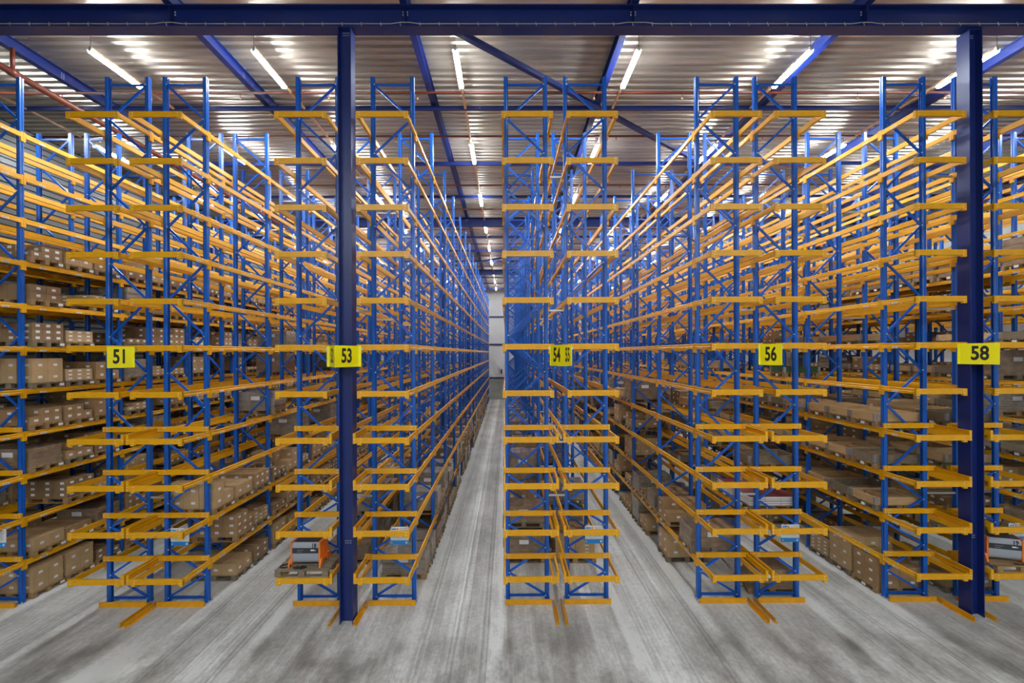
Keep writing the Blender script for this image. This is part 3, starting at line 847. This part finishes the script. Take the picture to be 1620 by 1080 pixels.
# ------------------------------------------------------------------ battery chargers on the end pallets
def charger(x, y, z, num, rz, lab):
    o = thing('battery_charger', lab, 'charger', (x, y, z), rz)
    b = MB(); n = 10; pr = []
    w, d, h = 0.60, 0.46, 0.48
    b.box(-w / 2, w / 2, -d / 2 + 0.03, d / 2 - 0.02, 0.07, h + 0.05, 'greybody')
    fr = [(-d / 2 + 0.03, 0.07), (-d / 2 + 0.0, 0.12), (-d / 2 - 0.012, 0.28), (-d / 2 + 0.0, h), (-d / 2 + 0.03, h + 0.05)]
    for p, q in zip(fr, fr[1:]):
        dk = 'dark' if False else 'greybody'
        b.poly([(-w / 2, p[0], p[1]), (w / 2, p[0], p[1]), (w / 2, q[0], q[1]), (-w / 2, q[0], q[1])], dk)
    b.box(-w / 2 + 0.01, w / 2 - 0.01, -d / 2 + 0.03, d / 2 - 0.02, h + 0.05, h + 0.055, 'dark')
    link('body', b.mesh('body'), o)
    c = MB(); c.box(-w / 2 + 0.002, w / 2 - 0.002, -d / 2 - 0.016, -d / 2 - 0.002, 0.29, 0.41, 'dark')
    c.box(0.12, 0.20, -d / 2 - 0.019, -d / 2 - 0.016, 0.345, 0.375, 'sticker'); c.box(0.21, 0.23, -d / 2 - 0.019, -d / 2 - 0.016, 0.345, 0.365, 'sticker')
    for i in range(2): c.box(-0.19, -0.04 - i * 0.04, -d / 2 - 0.018, -d / 2 - 0.016, 0.36 - i * 0.04, 0.366 - i * 0.04, 'greybody')
    link('display_band', c.mesh('display_band'), o)
    t = text_mb(num, 0.14, 'ink', 0.8, 0.004); t2 = MB(); t2.add(t, Matrix.Translation((w / 2 - 0.11, -d / 2 - 0.008, 0.455)))
    link('digits', t2.mesh('digits'), o, label='black number ' + num)
    for sx in (-1, 1):
        f = MB(); x0 = sx * (w / 2 + 0.001); x1 = sx * (w / 2 + 0.035)
        f.box(x0, x1, -d / 2 - 0.02, d / 2, 0.05, 0.10, 'orange'); f.box(x0, x1, -d / 2 - 0.02, d / 2, h + 0.02, h + 0.07, 'orange')
        f.box(x0, x1, -d / 2 - 0.02, -d / 2 + 0.05, 0.10, h + 0.02, 'orange'); f.box(x0, x1, d / 2 - 0.05, d / 2, 0.10, h + 0.02, 'orange')
        f.box(x0, sx * (w / 2 + 0.012), -d / 2 + 0.05, d / 2 - 0.05, 0.10, h + 0.02, 'orange')
        for j in range(3): f.box(x0, x1, -0.10 + j * 0.09, -0.08 + j * 0.09, 0.10, h + 0.02, 'orange')
        link('side_frame', f.mesh('side_frame'), o)
        for sy in (-1, 1):
            g = MB(); y0 = sy * d / 2
            a = [(y0 - sy * 0.10, 0.0), (y0 + sy * 0.10, 0.0), (y0 + sy * 0.08, 0.05), (y0 - sy * 0.0, 0.16), (y0 - sy * 0.10, 0.16)]
            g.prism(a, 'X', min(x1, sx * (w / 2 + 0.07)), max(x1, sx * (w / 2 + 0.07)), 'orange')
            link('foot', g.mesh('foot'), o)
    return o
def cable(pts, name, lab, r=0.014):
    mb = MB(); P_ = [Vector(p) for p in pts]; out = []
    for i in range(len(P_) - 1):
        p0 = P_[max(0, i - 1)]; p1 = P_[i]; p2 = P_[i + 1]; p3 = P_[min(len(P_) - 1, i + 2)]
        for k in range(6):
            t = k / 6
            out.append(0.5 * ((2 * p1) + (p2 - p0) * t + (2 * p0 - 5 * p1 + 4 * p2 - p3) * t * t + (3 * p1 - p0 - 3 * p2 + p3) * t ** 3))
    out.append(P_[-1]); o0 = P_[0].copy()
    mb.path([p - o0 for p in out], r, 'rubber', 7)
    thing(name, lab, 'cable', o0, me=mb.mesh(name, True))
pz = LV[0] + 0.063
for (px, py, kk, l) in ((-4.62, 10.60, 1, 'weathered wooden pallet under the charger 18'), (11.62, 10.58, 0, 'pale wooden pallet under the charger 19')):
    thing('wooden_pallet', l, 'pallet', (px, py, pz), 0, me=PALME[kk])
charger(-4.62, 10.66, pz + 0.145, '18', 0.0, 'grey battery charger with orange frame and number 18 on a pallet')
charger(11.50, 10.62, pz + 0.145, '19', -0.32, 'grey battery charger with orange frame and number 19 by the right edge')
zc = pz + 0.145 + 0.015
cable([(-4.95, 10.40, zc), (-5.02, 10.32, zc), (-5.14, 10.33, zc), (-5.17, 10.42, zc), (-5.05, 10.50, zc), (-4.97, 10.52, zc)], 'charging_cable', 'black cable looped on the pallet left of charger 18')
cable([(-4.78, 10.36, zc), (-4.66, 10.28, zc), (-4.58, 10.34, zc), (-4.66, 10.38, zc), (-4.72, 10.30, zc), (-4.84, 10.31, zc)], 'charging_cable', 'black cable coiled in front of charger 18', 0.02)
cable([(11.50, 10.28, zc), (11.65, 10.23, zc), (11.82, 10.26, zc), (12.0, 10.32, zc), (12.15, 10.45, zc)], 'charging_cable', 'black cable lying in front of charger 19')

# ------------------------------------------------------------------ small things on the far wall
mb = MB(); mb.box(-0.09, 0.09, -0.08, 0, 0, 0.55, 'pipe'); mb.rod((0, -0.09, 0.08), (0, -0.09, 0.5), 0.08, 'red', 10)
thing('fire_extinguisher', 'small red extinguisher on the far end wall of the central aisle', 'extinguisher', (-0.72, WALL_B - 0.001, 3.35), me=mb.mesh('fire_extinguisher'))
mb = MB(); mb.box(-0.16, 0.16, -0.14, 0, 0, 0.3, 'white'); mb.rod((0, -0.07, 0.3), (0, -0.07, 0.62), 0.03, 'white', 6)
thing('wall_box', 'small white box on the blue rail of the far end wall', 'box', (-1.65, WALL_B - 0.16, 2.90), me=mb.mesh('wall_box'))
